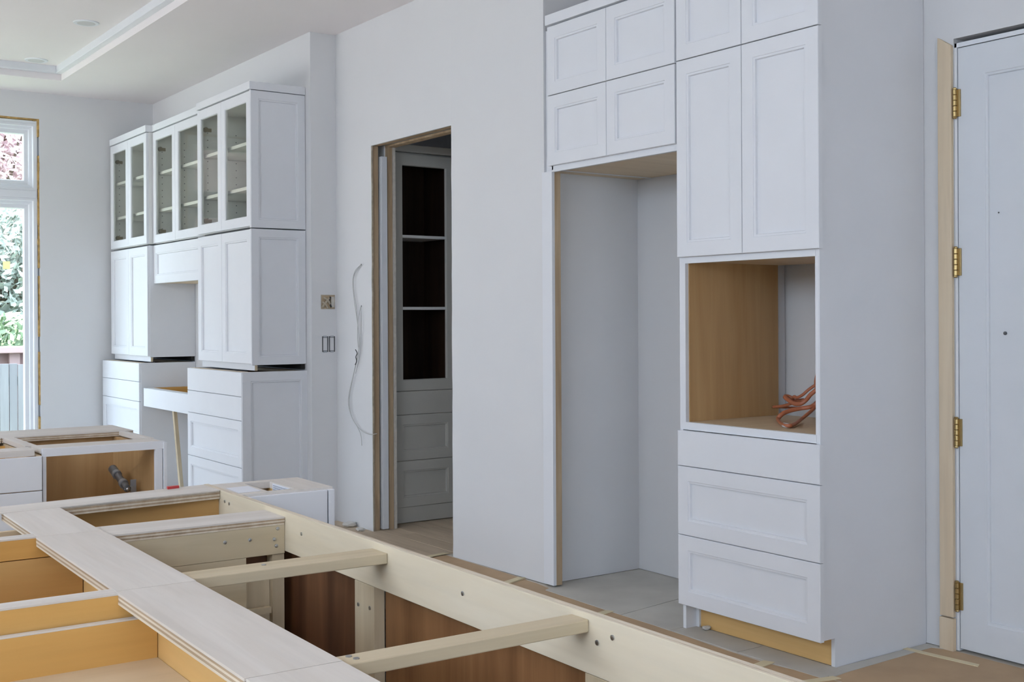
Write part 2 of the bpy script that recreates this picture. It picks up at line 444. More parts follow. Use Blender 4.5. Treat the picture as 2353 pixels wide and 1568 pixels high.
# --- door and niche wall
DY0, DY1, DZ = 1.86, 2.80, 2.436
wn_ = Thing('wall_niche', (XN, 3.0, 0), kind='structure')
wn_.part('plaster', MB().box(XN, XN+0.14, DY1, YE+0.1, 0.004, ZC).box(XN, XN+0.14, -3.9, DY0, 0.004, ZC)
         .box(XN, XN+0.14, DY0, DY1, DZ, ZC), 'wall')
wn_.part('cavity_shade', MB().box(XN+0.10, XN+0.14, DY0, DY1, 0.004, DZ), 'dark')  # black backing painted as the shade in the gaps round the door
ws = Thing('wall_side', (3.8, YE, 0), kind='structure')
ws.part('plaster', MB().box(XW+0.0135, XN, YE, YE+0.13, 0.004, ZC), 'wall')
# --- pantry shell
wp = Thing('wall_pantry', (5.2, 6.0, 0), kind='structure')
wp.part('plaster', MB().box(5.2, 5.3, YE, 7.6, 0, ZC).box(XW2, 5.2, 7.5, 7.6, 0, ZC).box(XN+0.14, 5.2, YE, YE+0.1, 0, ZC), 'wall')
# --- unseen sides of the room, with windows sized and placed to steer the daylight
wlft = Thing('wall_left', (XL, 3, 0), kind='structure')
(a0, a1, az, at), (b0, b1, bz, bt) = LWIN
wlft.part('plaster', MB().box(XL-0.15, XL, -3.75, a0, 0, ZC).box(XL-0.15, XL, a1, b0, 0, ZC).box(XL-0.15, XL, b1, YB, 0, ZC)
          .box(XL-0.15, XL, a0, a1, at, ZC).box(XL-0.15, XL, b0, b1, bt, ZC)
          .box(XL-0.15, XL, a0, a1, 0, az).box(XL-0.15, XL, b0, b1, 0, bz), 'wall')
wre = Thing('wall_rear', (0, -3.6, 0), kind='structure')
wre.part('plaster', MB().box(XL-0.15, -1.55, -3.75, -3.6, 0, ZC).box(0.65, XN+0.14, -3.75, -3.6, 0, ZC)
         .box(-1.55, 0.65, -3.75, -3.6, 2.25, ZC).box(-1.55, 0.65, -3.75, -3.6, 0, 0.35), 'wall')
for nm, (ya, yb, z0, z1), n in (('unseen_window_2', LWIN[0], 4), ('unseen_window_3', LWIN[1], 3)):
    wt = Thing(nm, (XL-0.08, ya, z0), kind='structure')
    for k in range(n+1):
        y = ya+k*(yb-ya)/n
        wt.part('mullion', MB().box(XL-0.11, XL-0.05, y-0.035, y+0.035, z0, z1), 'frame_white')

# --- window in the far wall
win = Thing('window_1', (1.7, YB, WZ0), kind='structure')
FX1 = 2.372; FX0 = 1.125
jm = MB().box(FX1, WX1-0.016, YB+0.012, YB+0.13, WZ0, WZ1-0.015).box(WX0, FX0, YB+0.012, YB+0.13, WZ0, WZ1-0.015).box(FX0, FX1, YB+0.012, YB+0.13, 2.945, WZ1-0.02)
win.part('window_jamb', jm, 'frame_white')
def sash(z0, z1):
    mp = face_y(YB+0.10)
    R = lambda k, d: (FX0+k, FX1-k, z0+k, z1-k, d)
    mb = MB().rings(mp, [R(0, 0), R(0, 0.088), R(0.022, 0.088), R(0.025, 0.064), R(0.048, 0.060), R(0.052, 0.044), R(0.082, 0.040), R(0.088, 0.030), R(0.088, 0)], closed=True)
    f = win.part('window_frame', mb, 'frame_white', 0.002)
    win.part('pane', MB().box(FX0+0.08, FX1-0.08, YB+0.078, YB+0.084, z0+0.08, z1-0.08), 'pane', parent=f)
sash(2.395, 2.945); sash(WZ0, 2.335)
win.part('mullion', MB().box(FX0, FX1, YB+0.006, YB+0.12, 2.335, 2.395), 'frame_white', 0.003)
fm = MB()                                   # squeezed foam round the frame: ragged beads
z = WZ0
while z < WZ1-0.02:
    h = random.uniform(0.05, 0.16)
    a = random.uniform(0.008, 0.016)
    if random.random() < 0.88:
        fm.box(WX1-a-0.001, WX1+0.001, YB+random.uniform(-0.002, 0.006), YB+0.05, z, min(z+h, WZ1-0.004))
    z += h
x = WX0
while x < WX1:
    w_ = random.uniform(0.06, 0.2)
    fm.box(x, min(x+w_, WX1), YB+random.uniform(-0.002, 0.006), YB+0.05, WZ1-random.uniform(0.012, 0.02), WZ1+0.001)
    x += w_
win.part('foam_seal', fm, 'foam', 0.002)
single('sticky_note', MB().box(2.128, 2.182, YB+0.0765, YB+0.0780, 1.752, 1.815), 'note', (2.155, YB+0.077, 1.78),
       'small square yellow sticky note stuck on the tall window pane', 'sticky note')

# ================================================================== EXTERIOR
ext = single('lawn', MB().box(XL-0.16, 16, 10.45, 40, -0.75, -0.6), 'lawn', (2, 20, -0.6), kind='structure')
ter = single('bounce_ground', MB().box(-24, XL-0.16, -16, 26, -0.35, -0.15).box(XL-0.16, 16, -16, -3.92, -0.35, -0.15), 'bounce_ground', (-8, 2, -0.15), kind='structure')  # unseen pale ground, added to bounce daylight up to the ceiling
fe = Thing('wooden_fence', (3.2, 14, -0.6), 'grey weathered board fence outside the far window, below the pink rail', 'fence')
xx = 0.4
while xx < 6.0:
    w_ = random.uniform(0.085, 0.10)
    fe.part('fence_board', MB().box(xx, xx+w_-0.006, 14+random.uniform(-0.006, 0.006), 14.022, -0.6, 0.84+random.uniform(-0.012, 0.008)), 'fence', 0.002)
    xx += w_
fe.part('rail', MB().box(0.4, 6.0, 14.024, 14.07, 0.60, 0.70), 'fence')
dk = Thing('terrace_wall', (3.2, 15, -0.6), 'faded pink capped garden wall seen over the grey board fence', 'garden wall')
dk.part('cap', MB().box(-0.5, 7.5, 14.9, 15.25, 0.94, 1.02), 'pink', 0.01)
for i in range(26):
    dk.part('post', MB().box(-0.4+i*0.3, -0.28+i*0.3, 14.98, 15.08, -0.6, 0.94), 'pink', 0.005)
dk.part('panel', MB().box(-0.5, 7.5, 15.08, 15.15, -0.6, 0.94), 'pink')

def leaves(n, box, size, seed):
    rnd = random.Random(seed); mb = MB()
    (x0, x1, y0, y1, z0, z1) = box
    cx, cy, cz = (x0+x1)/2, (y0+y1)/2, (z0+z1)/2
    for _ in range(n):
        while True:
            a, b, c = rnd.uniform(-1, 1), rnd.uniform(-1, 1), rnd.uniform(-1, 1)
            if a**4+b**4+c**4 < 1: break
        p = Vector((cx+a*(x1-x0)/2, cy+b*(y1-y0)/2, cz+c*(z1-z0)/2))
        q = Vector((rnd.uniform(-1, 1), rnd.uniform(-1, 1), rnd.uniform(-1, 1))).normalized()
        r = q.orthogonal().normalized(); s = size*rnd.uniform(0.6, 1.3)
        bI = len(mb.v)
        mb.v += [tuple(p-q*s), tuple(p+r*s*0.45), tuple(p+q*s), tuple(p-r*s*0.45)]
        mb.quad([bI, bI+1, bI+2, bI+3])
    return mb
hd = Thing('hedge', (3.6, 16.2, -0.6), 'clipped green hedge standing behind the pink garden wall', 'hedge')
hd.part('foliage', leaves(16000, (-0.5, 8, 15.7, 16.8, -0.2, 1.42), 0.07, 3), 'hedge', kind='stuff')
hd.part('stem', MB().box(-0.4, 7.9, 16.2, 16.3, -0.6, 0.6), 'bark')
for i, (x, y, w_, z0, z1, mt, lb) in enumerate([
        (4.1, 20.0, 2.1, 0.3, 3.35, 'leaf', 'pale grey green tree seen through the tall window pane'),
        (8.9, 21.5, 2.2, 0.4, 5.5, 'leaf', 'second grey green tree, further right behind the hedge and wall'),
        (5.0, 25.0, 2.3, 3.7, 6.9, 'redleaf', 'russet leaved tree showing in the upper window pane')]):
    tr = Thing('tree', (x, y, -0.6), lb, 'tree')
    tr.part('foliage', leaves(15000, (x-w_, x+w_, y-1.2, y+1.2, z0, z1), 0.085, 20+i), mt, kind='stuff')
    tk = MB(); tk.tube([(x, y, -0.6), (x+0.05, y, 1.0), (x-0.05, y+0.05, z1*0.7)], 0.11, 10)
    for a in range(5):
        th = a*1.26
        tk.tube([(x, y, z1*0.45), (x+math.cos(th)*w_*0.4, y+math.sin(th)*0.5, z1*0.62), (x+math.cos(th)*w_*0.75, y+math.sin(th)*0.8, z1*0.8)], 0.04, 6)
    tr.part('trunk', tk, 'bark', smooth=True)
bh = Thing('brick_house', (0.5, 32, -0.6), 'pale brick house far behind the trees outside the window', 'house')
bh.part('wall', MB().box(-12, 13, 32.1, 36, -0.6, 7.4), 'mortar')  # extended out of view so no bright sky reflects in the cabinet glass
rows = MB()
for r in range(70):
    for c in range(100):
        x = -12+c*0.25+(0.125 if r % 2 else 0); zz = -0.5+r*0.112
        rows.box(x, x+0.235, 32.08, 32.11, zz, zz+0.095)
bh.part('bricks', rows, 'brick', kind='stuff')
for x in (-9.0, -5.0, -1.0, 4.5, 7.4, 10.2):
    f = bh.part('window', MB().box(x, x+1.1, 32.04, 32.1, 3.6, 5.4), 'frame_white')
    bh.part('pane', MB().box(x+0.08, x+1.02, 32.025, 32.04, 3.68, 5.32), 'pvc2', parent=f)
bh.part('roof', MB().prism([(31.6, 7.4), (34, 9.2), (36.4, 7.4)], -12.3, 13.3, 'x'), 'pvc2')

# ================================================================== RECESSED LIGHTS
for i, (x, y, lb) in enumerate([(2.187, 7.956, 'round flush ceiling light in the tray, the one nearer the kitchen'),
                                (2.190, 9.31, 'round flush ceiling light in the tray, the one nearer the window wall')]):
    t = Thing('ceiling_light', (x, y, ZC+0.10), lb, 'ceiling light', 'recessed lights in the ceiling tray')
    t.part('trim_ring', MB().lathe((x, y, ZC+0.10), [(0.078, -0.007), (0.082, -0.005), (0.083, 0.0)], 'z', 32), 'frame_white', smooth=False)
    t.part('lens', MB().lathe((x, y, ZC+0.10), [(0.055, -0.0085), (0.060, -0.0068), (0.06, -0.002)], 'z', 28), 'lens')

# ================================================================== TALL OVEN CABINET
YO0, YO1 = 2.937, 3.695            # side faces
XF, XD = 3.488, 3.466              # carcass front, door front
TD = XF-XD
oc = Thing('oven_cabinet', (3.8, 3.3, 0), 'tall white oven cabinet with three drawers and an open wooden oven niche', 'cabinet')
TOPZ = 2.765
oc.part('side_panel', MB().prism([(XF, 0.112), (3.566, 0.112), (3.566, 0.0), (XN-0.002, 0.0), (XN-0.002, TOPZ), (XF, TOPZ)], YO0, YO0+0.018, 'y'), 'cab', 0.001)
oc.part('side_panel', MB().box(XF, XN-0.004, YO1-0.018, YO1, 0.115, TOPZ).box(XF+0.012, 3.57, YO1-0.018, YO1, 0.0, 0.115), 'cab', 0.001)
mpx = face_x(XF)
for z0, z1 in ((0.113, 0.4085), (0.4115, 0.7015)):
    oc.part('drawer', shaker(mpx, YO0-0.014, YO1-0.006, z0, z1, TD, 0.060), 'cab')
oc.part('drawer', shaker(mpx, YO0-0.014, YO1-0.006, 0.7045, 0.853, TD, 0), 'cab')
ym = 3.311
for y0, y1 in ((YO0-0.016, ym-0.0015), (ym+0.0015, YO1-0.008)):
    oc.part('cabinet_door', shaker(mpx, y0, y1, 1.590, 2.4235, TD, 0.060), 'cab')
    oc.part('cabinet_door', shaker(mpx, y0, y1, 2.4275, 2.7625, TD, 0.060), 'cab')
oc.part('crown', MB().box(XD-0.004, XN-0.01, YO0-0.004, YO1, TOPZ+0.004, TOPZ+0.055), 'cab', 0.002)
# face frame round the niche
fr = MB()
fr.box(XF-0.001, XF+0.018, YO0+0.018, YO1-0.018, 1.563, 1.5895).box(XF-0.001, XF+0.018, YO0+0.018, YO1-0.018, 0.856, 0.888)
fr.box(XF-0.001, XF+0.018, YO1-0.036, YO1-0.002, 0.888, 1.563)
fr.box(XF-0.001, XF+0.018, YO0+0.004, YO0+0.020, 0.888, 1.563)
oc.part('face_frame', fr, 'cab')
oc.part('niche_side', MB().box(XF+0.018, 4.058, 3.655, 3.677, 0.889, 1.568), 'maple_z')
oc.part('niche_side', MB().box(XF+0.018, 4.058, YO0+0.018, YO0+0.028, 0.889, 1.568), 'maple_z')
oc.part('niche_floor', MB().box(XF+0.018, 4.080, YO0+0.018, YO1-0.018, 0.868, 0.8885), 'birch')
oc.part('niche_top', MB().box(XF+0.018, 4.080, YO0+0.018, YO1-0.018, 1.568, 1.586), 'birch')
oc.part('toe_kick', MB().box(3.570, 3.586, YO0+0.019, YO1-0.036, 0.004, 0.13), 'maple_y')
oc.part('toe_block', MB().box(3.560, 3.580, YO1-0.036, YO1-0.0185, 0.0, 0.115), 'cab')
oc.part('carcass_floor', MB().box(XF, XN-0.02, YO0+0.018, YO1-0.018, 0.114, 0.130), 'birch')

# copper coloured cable lying in the niche
XC = 3.93
def cpt(px, py, X=XC):
    """a point of the cable: world x fixed, y and z read from where the loop hangs"""
    d = fwd*1.0 + rgt*((px-1176.5)/2699.474) - upv*((py-732.609)/2699.474)
    s = X/d.x
    if HCAM+d.z*s < 0.8995: s = (0.8995-HCAM)/d.z          # there it lies on the niche floor
    return (d.x*s, d.y*s, HCAM+d.z*s)
cc = Thing('copper_cable', (XC, 3.4, 0.9), 'coiled copper coloured cable loop dangling inside the oven niche', 'cable')
for pts, r in (
    ([(1884,838,4.0),(1876,862,3.97),(1873,880,3.95),(1876,895,3.94),(1886,905,3.93)], .0060),
    ([(1890,874,3.96),(1872,886,3.95),(1858,896,3.94),(1844,908,3.93),(1832,914,3.93),(1824,912,3.93),(1820,918,3.94),(1826,921,3.95),(1846,919,3.95)], .0072),
    ([(1892,884,3.93),(1876,896,3.92),(1862,908,3.91),(1852,920,3.91),(1840,928,3.90),(1826,928,3.90),(1814,921,3.90),(1803,912,3.91),(1812,912,3.93),(1824,918,3.94)], .0100),
    ([(1783,936,3.95),(1796,934,3.93),(1812,930,3.92),(1824,926,3.92)], .0070),
    ([(1892,905,3.92),(1882,918,3.92),(1872,930,3.92),(1860,936,3.90),(1840,939,3.88),(1820,943,3.85),(1802,949,3.82),(1792,957,3.80),(1788,964,3.79),(1793,972,3.79),(1802,977,3.79),(1815,979,3.79),(1828,974,3.79),(1840,965,3.81),(1852,955,3.84),(1864,945,3.88),(1876,934,3.92),(1890,922,3.93)], .0095)):
    q = [cpt(*p) for p in pts]
    ends = [(4.03, 3.27+0.012*random.random(), q[0][2]+0.02), (4.118, 3.24, 1.06+0.02*random.random())]
    cc.part('cable_strand', MB().tube(ends[::-1]+q, r, 8, 0, 0.75), 'copper', smooth=True)
cc.part('strand_label', MB().tube([cpt(1801,976.5,3.92), cpt(1806,978,3.92), cpt(1811,978.5,3.92)], .0102, 8, 0, 0.8), 'paper', label='white wrap on the cable', smooth=True)

# ================================================================== OVERHEAD CABINET above the fridge space
YH0, YH1 = 3.697, 4.604
oh = Thing('overhead_cabinet', (3.8, 4.15, 2.06), 'white overhead cabinet with four panelled doors above the empty fridge space', 'cabinet')
ymid = 4.153
for y0, y1 in ((YH0+0.001, ymid-0.0015), (ymid+0.0015, YH1-0.004)):
    for z0, z1 in ((2.078, 2.4185), (2.4225, 2.7575)):
        oh.part('cabinet_door', shaker(mpx, y0, y1, z0, z1, TD, 0.060), 'cab')
oh.part('face_frame', MB().box(XF, XF+0.018, YH0, YH1-0.01, 2.050, 2.078), 'cab')
oh.part('side_panel', MB().box(XF, XN-0.003, YH1-0.02, YH1, 2.06, TOPZ), 'cab')
oh.part('bottom_panel', MB().prism([(XF+0.018, YH0), (XN-0.003, YH0), (XN-0.003, YE-0.001), (XF+0.054, YE-0.001), (XF+0.054, YH1), (XF+0.018, YH1)], 2.062, 2.078), 'birch')
oh.part('carcass_top', MB().box(XF, XN-0.003, YH0, YH1-0.02, 2.745, TOPZ), 'cab')
oh.part('back_panel', MB().box(XN-0.012, XN-0.003, YH0, YH1-0.02, 2.08, 2.745), 'birch')
oh.part('crown', MB().box(XD-0.008, XN-0.01, YH0, YH1+0.004, TOPZ, TOPZ+0.05), 'cab', 0.002)
oh.part('filler_strip', MB().box(XF+0.040, XF+0.052, YH1+0.001, YE-0.001, 2.06, TOPZ), 'cab')

ep = Thing('cabinet_filler', (3.52, 4.65, 0), 'narrow white filler panel with a raw wood edge left of the fridge space', 'panel')
ep.part('white_stile', MB().box(XF+0.012, XF+0.030, 4.612, YE-0.002, 0.012, 2.058), 'cab', 0.001)
ep.part('wood_cleat', MB().box(XF+0.030, XF+0.066, 4.612, 4.632, 0.012, 2.058), 'stud', 0.001)
ep.part('wood_cleat', MB().box(XF+0.0665, XF+0.078, 4.628, YE-0.002, 0.012, 2.058), 'pine_z', 0.001)

single('loose_wire', MB().tube([(XN-0.001, 5.0-0.52, 3.02), (XN-0.05, 4.47, 3.01), (XN-0.06, 4.44, 2.995)], 0.004, 6), 'black',
       (XN, 4.47, 3.0), 'short dark wire end sticking out of wall above the overhead cabinet', 'wire', smooth=True)

# ================================================================== RIGHT HAND DOOR
dr = Thing('door_1', (XN, 2.3, 0.01), kind='structure')
sl = shaker(face_x(XN+0.045), DY0+0.02, DY1-0.016, 0.014, 2.396, 0.042, 0.118, rec=0.012)
dr.part('door_slab', sl, 'door', 0.0)
dr.part('door_jamb', MB().box(XN+0.002, XN+0.10, DY1-0.013, DY1-0.001, 0.004, 2.417).box(XN+0.002, XN+0.10, DY0+0.001, DY0+0.017, 0.004, 2.417).box(XN+0.002, XN+0.10, DY0, DY1, 2.399, 2.417), 'frame_white', 0.001)
for zc_ in (2.178, 1.548, 0.872, 0.222):
    h = dr.part('hinge', MB().box(XN-0.004, XN+0.004, DY1-0.030, DY1+0.010, zc_-0.054, zc_+0.054), 'brass', 0.001)
    kn = MB()
    for q in range(5):
        kn.lathe((XN-0.008, DY1-0.010, zc_-0.054+q*0.0216), [(0.0075, 0.0006), (0.0085, 0.002), (0.0085, 0.0196), (0.0075, 0.021)], 'z', 12)
    kn.lathe((XN-0.008, DY1-0.010, zc_+0.054), [(0.0085, 0.0), (0.009, 0.004), (0.005, 0.008)], 'z', 12)
    kn.lathe((XN-0.008, DY1-0.010, zc_-0.062), [(0.005, 0.0), (0.009, 0.004), (0.0085, 0.008)], 'z', 12)
    dr.part('knuckle', kn, 'brass', parent=h)
dr.part('screw', MB().lathe((XN+0.0115, 2.59, 1.267), [(0.002, -0.004), (0.007, -0.002), (0.007, 0.002)], 'x', 10), 'pvc')
dr.part('screw', MB().lathe((XN+0.0115, 2.615, 1.732), [(0.002, -0.002), (0.003, -0.001), (0.003, 0.002)], 'x', 10), 'pvc')

tm = Thing('trim_1', (XN, 2.83, 0), kind='structure')
tm.part('casing', MB().prism([(2.801, 0.135), (2.801, 2.409), (2.862, 2.450), (2.862, 0.135)], XN-0.019, XN, 'x'), 'trim_wood', 0.003)
tm.part('plinth_block', MB().box(XN-0.021, XN, 2.800, 2.863, -0.0, 0.130), 'trim_wood', 0.002)

# ================================================================== WALL BOXES AND WIRES
jb = Thing('junction_box', (3.455, YC, 1.45), 'open square box cut into the wall with brown wires stuffed inside', 'electrical box')
jb.part('box_rim', MB().rings(face_y(YC), [(3.403, 3.503, 1.398, 1.492, -0.0), (3.403, 3.503, 1.398, 1.492, 0.002), (3.409, 3.497, 1.404, 1.486, 0.002), (3.409, 3.497, 1.404, 1.486, -0.0)], closed=True), 'gyp_paper')
jb.part('box_back', MB().box(3.405, 3.501, YC-0.0008, YC-0.0002, 1.400, 1.490), 'stud')
for a, b in (((3.412, 1.41), (3.46, 1.47)), ((3.42, 1.475), (3.468, 1.43)), ((3.41, 1.445), (3.45, 1.405))):
    jb.part('wire', MB().tube([(a[0], YC-0.003, a[1]), ((a[0]+b[0])/2, YC-0.010, (a[1]+b[1])/2+0.006), (b[0], YC-0.003, b[1])], 0.008, 6), 'gyp_paper', smooth=True)
jb.part('wire', MB().tube([(3.47, YC-0.003, 1.478), (3.462, YC-0.006, 1.45), (3.475, YC-0.004, 1.41)], 0.006, 6), 'black', smooth=True)
jb.part('box_flap', MB().box(3.476, 3.498, YC-0.005, YC-0.001, 1.410, 1.480), 'gyp', 0.001)

ob = Thing('outlet_box', (3.455, YC, 1.17), 'double gang outlet box outline set in the wall below the wires box', 'electrical box')
for x0 in (3.410, 3.459):
    ob.part('gang_rim', MB().rings(face_y(YC), [(x0, x0+0.043, 1.118, 1.220, 0), (x0, x0+0.043, 1.118, 1.220, 0.0022), (x0+0.007, x0+0.036, 1.127, 1.211, 0.0022), (x0+0.007, x0+0.036, 1.127, 1.211, 0)], closed=True), 'pvc')
    ob.part('mounting_tab', MB().box(x0+0.009, x0+0.034, YC-0.003, YC, 1.214, 1.224), 'steel')
    ob.part('mounting_tab', MB().box(x0+0.009, x0+0.034, YC-0.003, YC, 1.114, 1.124), 'steel')

def wpt(px, py, off=0.012):
    X = XW-off
    d = fwd + rgt*((px-1176.5)/2699.474) - upv*((py-732.609)/2699.474)
    s = X/d.x
    return (X, d.y*s, HCAM+d.z*s)
c8 = lambda x, y: (700+x/3.015, 560+y/3.015)
hw = Thing('hanging_wires', (XW, 6.65, 0.6), 'thin pale wires hanging from the wall left of the pantry doorway', 'wires')
for pts in ([(390,146),(350,190),(333,270),(345,400),(362,520),(375,640),(372,760),(350,860),(325,980),(310,1080),(318,1170),(345,1240),(400,1300),(450,1322),(500,1318)],
            [(388,148),(345,215),(338,300),(358,440),(372,600),(382,690),(366,780),(340,900),(312,1020),(303,1110),(325,1200),(365,1270),(390,1330),(396,1400)],
            [(390,434),(392,560),(388,680),(376,800),(352,900)], [(391,434),(372,520),(366,640),(372,720)]):
    hw.part('wire', MB().tube([wpt(*c8(*p), 0.014+0.004*random.random()) for p in pts], 0.0021, 6), 'wire', smooth=True)
hw.part('wire', MB().tube([wpt(*c8(*p), 0.022) for p in ((352,735),(364,760),(355,785),(360,815),(350,840))], 0.0028, 6), 'black', smooth=True, label='black twisted wire tie')
for p in ((390, 146), (391, 434)):
    q = wpt(*c8(*p), 0.002)
    hw.part('wall_hole', MB().lathe((XW-0.0012, q[1], q[2]), [(0.004, 0), (0.006, 0.0011)], 'x', 8), 'black')

# ================================================================== FAR HUTCH
Y0 = 7.05                             # end panel of the hutch
XU, XM, XB_ = 2.953, 3.000, 2.884     # door fronts: upper units, recessed middle, base units
BK = XA-0.002
T2 = 0.02
def peg_holes(T, yface, xs, z0, z1, par):
    mb = MB()
    for x in xs:
        z = z0
        while z < z1:
            mb.box(x-0.003, x+0.003, yface-0.0012, yface, z-0.003, z+0.003); z += 0.05
    return T.part('peg_holes', mb, 'black', parent=par, kind='stuff')

def glass_unit(name, label, y0, y1, xf, ysplit, end_panel=False, mid_div=True):
    t = Thing(name, ((xf+BK)/2, (y0+y1)/2, 1.925), label, 'cabinet', 'glass door cabinets on top of the hutch')
    z0, z1 = 1.925, 2.795
    xc = xf+T2
    s1 = t.part('side_panel', MB().box(xc, BK, y1-0.018, y1, z0, z1), 'shelf')
    t.part('side_panel', MB().box(xc, BK, y0+(0.02 if end_panel else 0), y0+(0.036 if end_panel else 0.018), z0, z1), 'shelf')
    if end_panel:
        t.part('end_panel', shaker(face_y(y0+0.02), xf+0.002, BK, z0-0.006, z1, 0.02, 0.052), 'cab')
    t.part('back_panel', MB().box(BK-0.008, BK, y0+0.036, y1-0.018, z0, z1), 'shelf')
    t.part('top_panel', MB().box(xc, BK, y0+0.036, y1-0.018, z1-0.018, z1), 'shelf')
    t.part('bottom_panel', MB().box(xc, BK, y0+0.036, y1-0.018, z0, z0+0.018), 'shelf')
    t.part('crown', MB().box(xf-0.006, BK, y0-(0.004 if end_panel else 0), y1, z1+0.004, z1+0.055), 'cab', 0.002)
    for zs in (2.185, 2.475):
        t.part('shelf', MB().box(xc+0.022, BK-0.009, y0+0.040, y1-0.022, zs-0.011, zs+0.011), 'shelf', 0.001)
    for a, b in ((y0+0.004, ysplit-0.0015), (ysplit+0.0015, y1-0.004)):
        d = t.part('cabinet_door', glazed(face_x(xc), a, b, z0+0.004, z1-0.004, T2, 0.062 if a < ysplit-0.2 else 0.062), 'cab')
        t.part('glass_pane', MB().box(xf+0.008, xf+0.011, a+0.060, b-0.060, z0+0.062, z1-0.062), 'glass', parent=d)
        if b > ysplit+0.1:
            for zh in (z0+0.10, z1-0.13):
                hh = MB().lathe((xc+0.030, b-0.030, zh), [(0.017, -0.012), (0.017, 0.010)], 'y', 14)
                hh.box(xc+0.02, xc+0.075, b-0.024, b-0.0165, zh-0.012, zh+0.012)
                t.part('hinge', hh, 'nickel', parent=d)
    peg_holes(t, y1-0.018, (xc+0.05, xc+0.26), z0+0.12, z1-0.14, s1)
    return t
glass_unit('glass_cabinet', 'white glass door cabinet on the hutch, the one with the panelled end facing us', Y0+0.005, 8.000, XU, 7.552, True)
g2 = glass_unit('glass_cabinet', 'white glass door cabinet on the hutch, recessed middle one above the plain valance', 8.002, 9.100, XM, 8.592)
g3 = glass_unit('glass_cabinet', 'white glass door cabinet on the hutch, farthest one beside the window wall', 9.104, 10.045, XU, 9.565)
p_ = g2.part('partition', MB().box(XM+T2, BK-0.009, 8.583, 8.601, 1.943, 2.777), 'shelf')
peg_holes(g2, 8.583, (XM+T2+0.05, XM+T2+0.26), 2.05, 2.65, p_)

def wall_unit(name, label, y0, y1, ysplit, end):
    t = Thing(name, ((XU+BK)/2, (y0+y1)/2, 1.0), label, 'cabinet', 'panelled wall cabinets of the hutch')
    z0, z1 = 1.046, 1.912
    xc = XU+T2
    t.part('side_panel', MB().box(xc, BK, y1-0.018, y1, z0, z1), 'cab')
    if end:
        t.part('end_panel', shaker(face_y(y0+0.02), XU+0.002, BK, z0-0.005, z1, 0.02, 0.052), 'cab')
    else:
        t.part('side_panel', MB().box(xc-0.002, BK, y0, y0+0.018, z0-0.004, z1), 'cab')
    t.part('bottom_panel', MB().box(xc, BK, y0+0.02, y1-0.018, z0, z0+0.018), 'cab')
    t.part('top_panel', MB().box(xc, BK, y0+0.02, y1-0.018, z1-0.018, z1), 'cab')
    t.part('back_panel', MB().box(BK-0.008, BK, y0+0.02, y1-0.018, z0, z1), 'cab')
    for a, b in ((y0+0.004, ysplit-0.0015), (ysplit+0.0015, y1-0.004)):
        t.part('cabinet_door', shaker(face_x(xc), a, b, z0+0.003, z1-0.004, T2, 0.062), 'cab')
    t.part('front_rail', MB().box(XU+0.026, XU+0.044, y0+0.012, y1-0.012, 1.006, z0), 'cab')
    t.part('rail_end', MB().box(XU+0.027, XU+0.043, y0+0.0075, y0+0.0115, 1.006, z0-0.006), 'pine_z')
    t.part('gap_shade', MB().box(BK-0.03, BK-0.002, y0+0.02, y1-0.02, 1.006, z0), 'dark')  # black strip painted as the shade in the open gap below the cabinet
    return t
wall_unit('wall_cabinet', 'white two door panelled cabinet under the glass cabinet with the panelled end', Y0+0.005, 8.000, 7.552, True)
wall_unit('wall_cabinet', 'white two door panelled cabinet at the far end of the hutch by the window', 9.090, 10.045, 9.565, False)
va = Thing('valance_cabinet', (3.2, 8.55, 1.61), 'short white panelled cabinet spanning the desk gap of the hutch', 'cabinet')
va.part('cabinet_door', shaker(face_x(XM+T2), 8.004, 9.086, 1.615, 1.912, T2, 0.062), 'cab')
va.part('bottom_panel', MB().box(XM+T2, BK, 8.002, 9.088, 1.618, 1.634), 'birch')
va.part('top_panel', MB().box(XM+T2, BK, 8.002, 9.088, 1.894, 1.912), 'cab')
va.part('back_panel', MB().box(BK-0.01, BK, 8.002, 9.088, 1.634, 1.894), 'cab')

def base_unit(label, y0, y1, zs, end):
    t = Thing('base_cabinet', ((XB_+BK)/2, (y0+y1)/2, 0), label, 'cabinet', 'drawer base cabinets of the hutch')
    xc = XB_+T2
    t.part('side_panel', MB().box(xc, BK, y1-0.018, y1, 0.0, 0.998), 'cab')
    if end:
        t.part('end_panel', shaker(face_y(y0+0.02), XB_+0.004, XA+0.02, 0.0, 0.998, 0.02, 0.058), 'cab')
    else:
        t.part('side_panel', MB().box(xc-0.003, BK, y0, y0+0.018, 0.0, 0.998), 'cab')
    for i, (a, b) in enumerate(zip(zs[:-1], zs[1:])):
        t.part('drawer', shaker(face_x(xc), y0+0.004, y1-0.004, a+0.0015, b-0.0015, T2, 0.058 if b-a > 0.2 else 0), 'cab')
    t.part('toe_kick', MB().box(xc+0.06, xc+0.075, y0+0.02, y1-0.018, 0, 0.11), 'cab')
    t.part('bottom_panel', MB().box(xc, BK, y0+0.02, y1-0.018, 0.11, 0.128), 'birch')
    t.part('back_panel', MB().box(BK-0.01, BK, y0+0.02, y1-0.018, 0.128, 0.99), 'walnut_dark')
    t.part('top_rail', MB().box(xc, xc+0.06, y0+0.02, y1-0.018, 0.978, 0.997).box(BK-0.06, BK-0.01, y0+0.02, y1-0.018, 0.978, 0.997), 'birch')
    return t
base_unit('white four drawer base cabinet with a panelled end, nearer end of the hutch', Y0, 8.030, (0.11, 0.390, 0.689, 0.842, 0.998), True)
base_unit('white drawer base cabinet at the far end of the hutch behind the sink unit', 9.090, 10.06, (0.11, 0.390, 0.699, 0.852, 0.998), False)
da = Thing('desk_apron', (3.1, 8.56, 0.66), 'white desk drawer apron without a top between the two base cabinets', 'desk drawer')
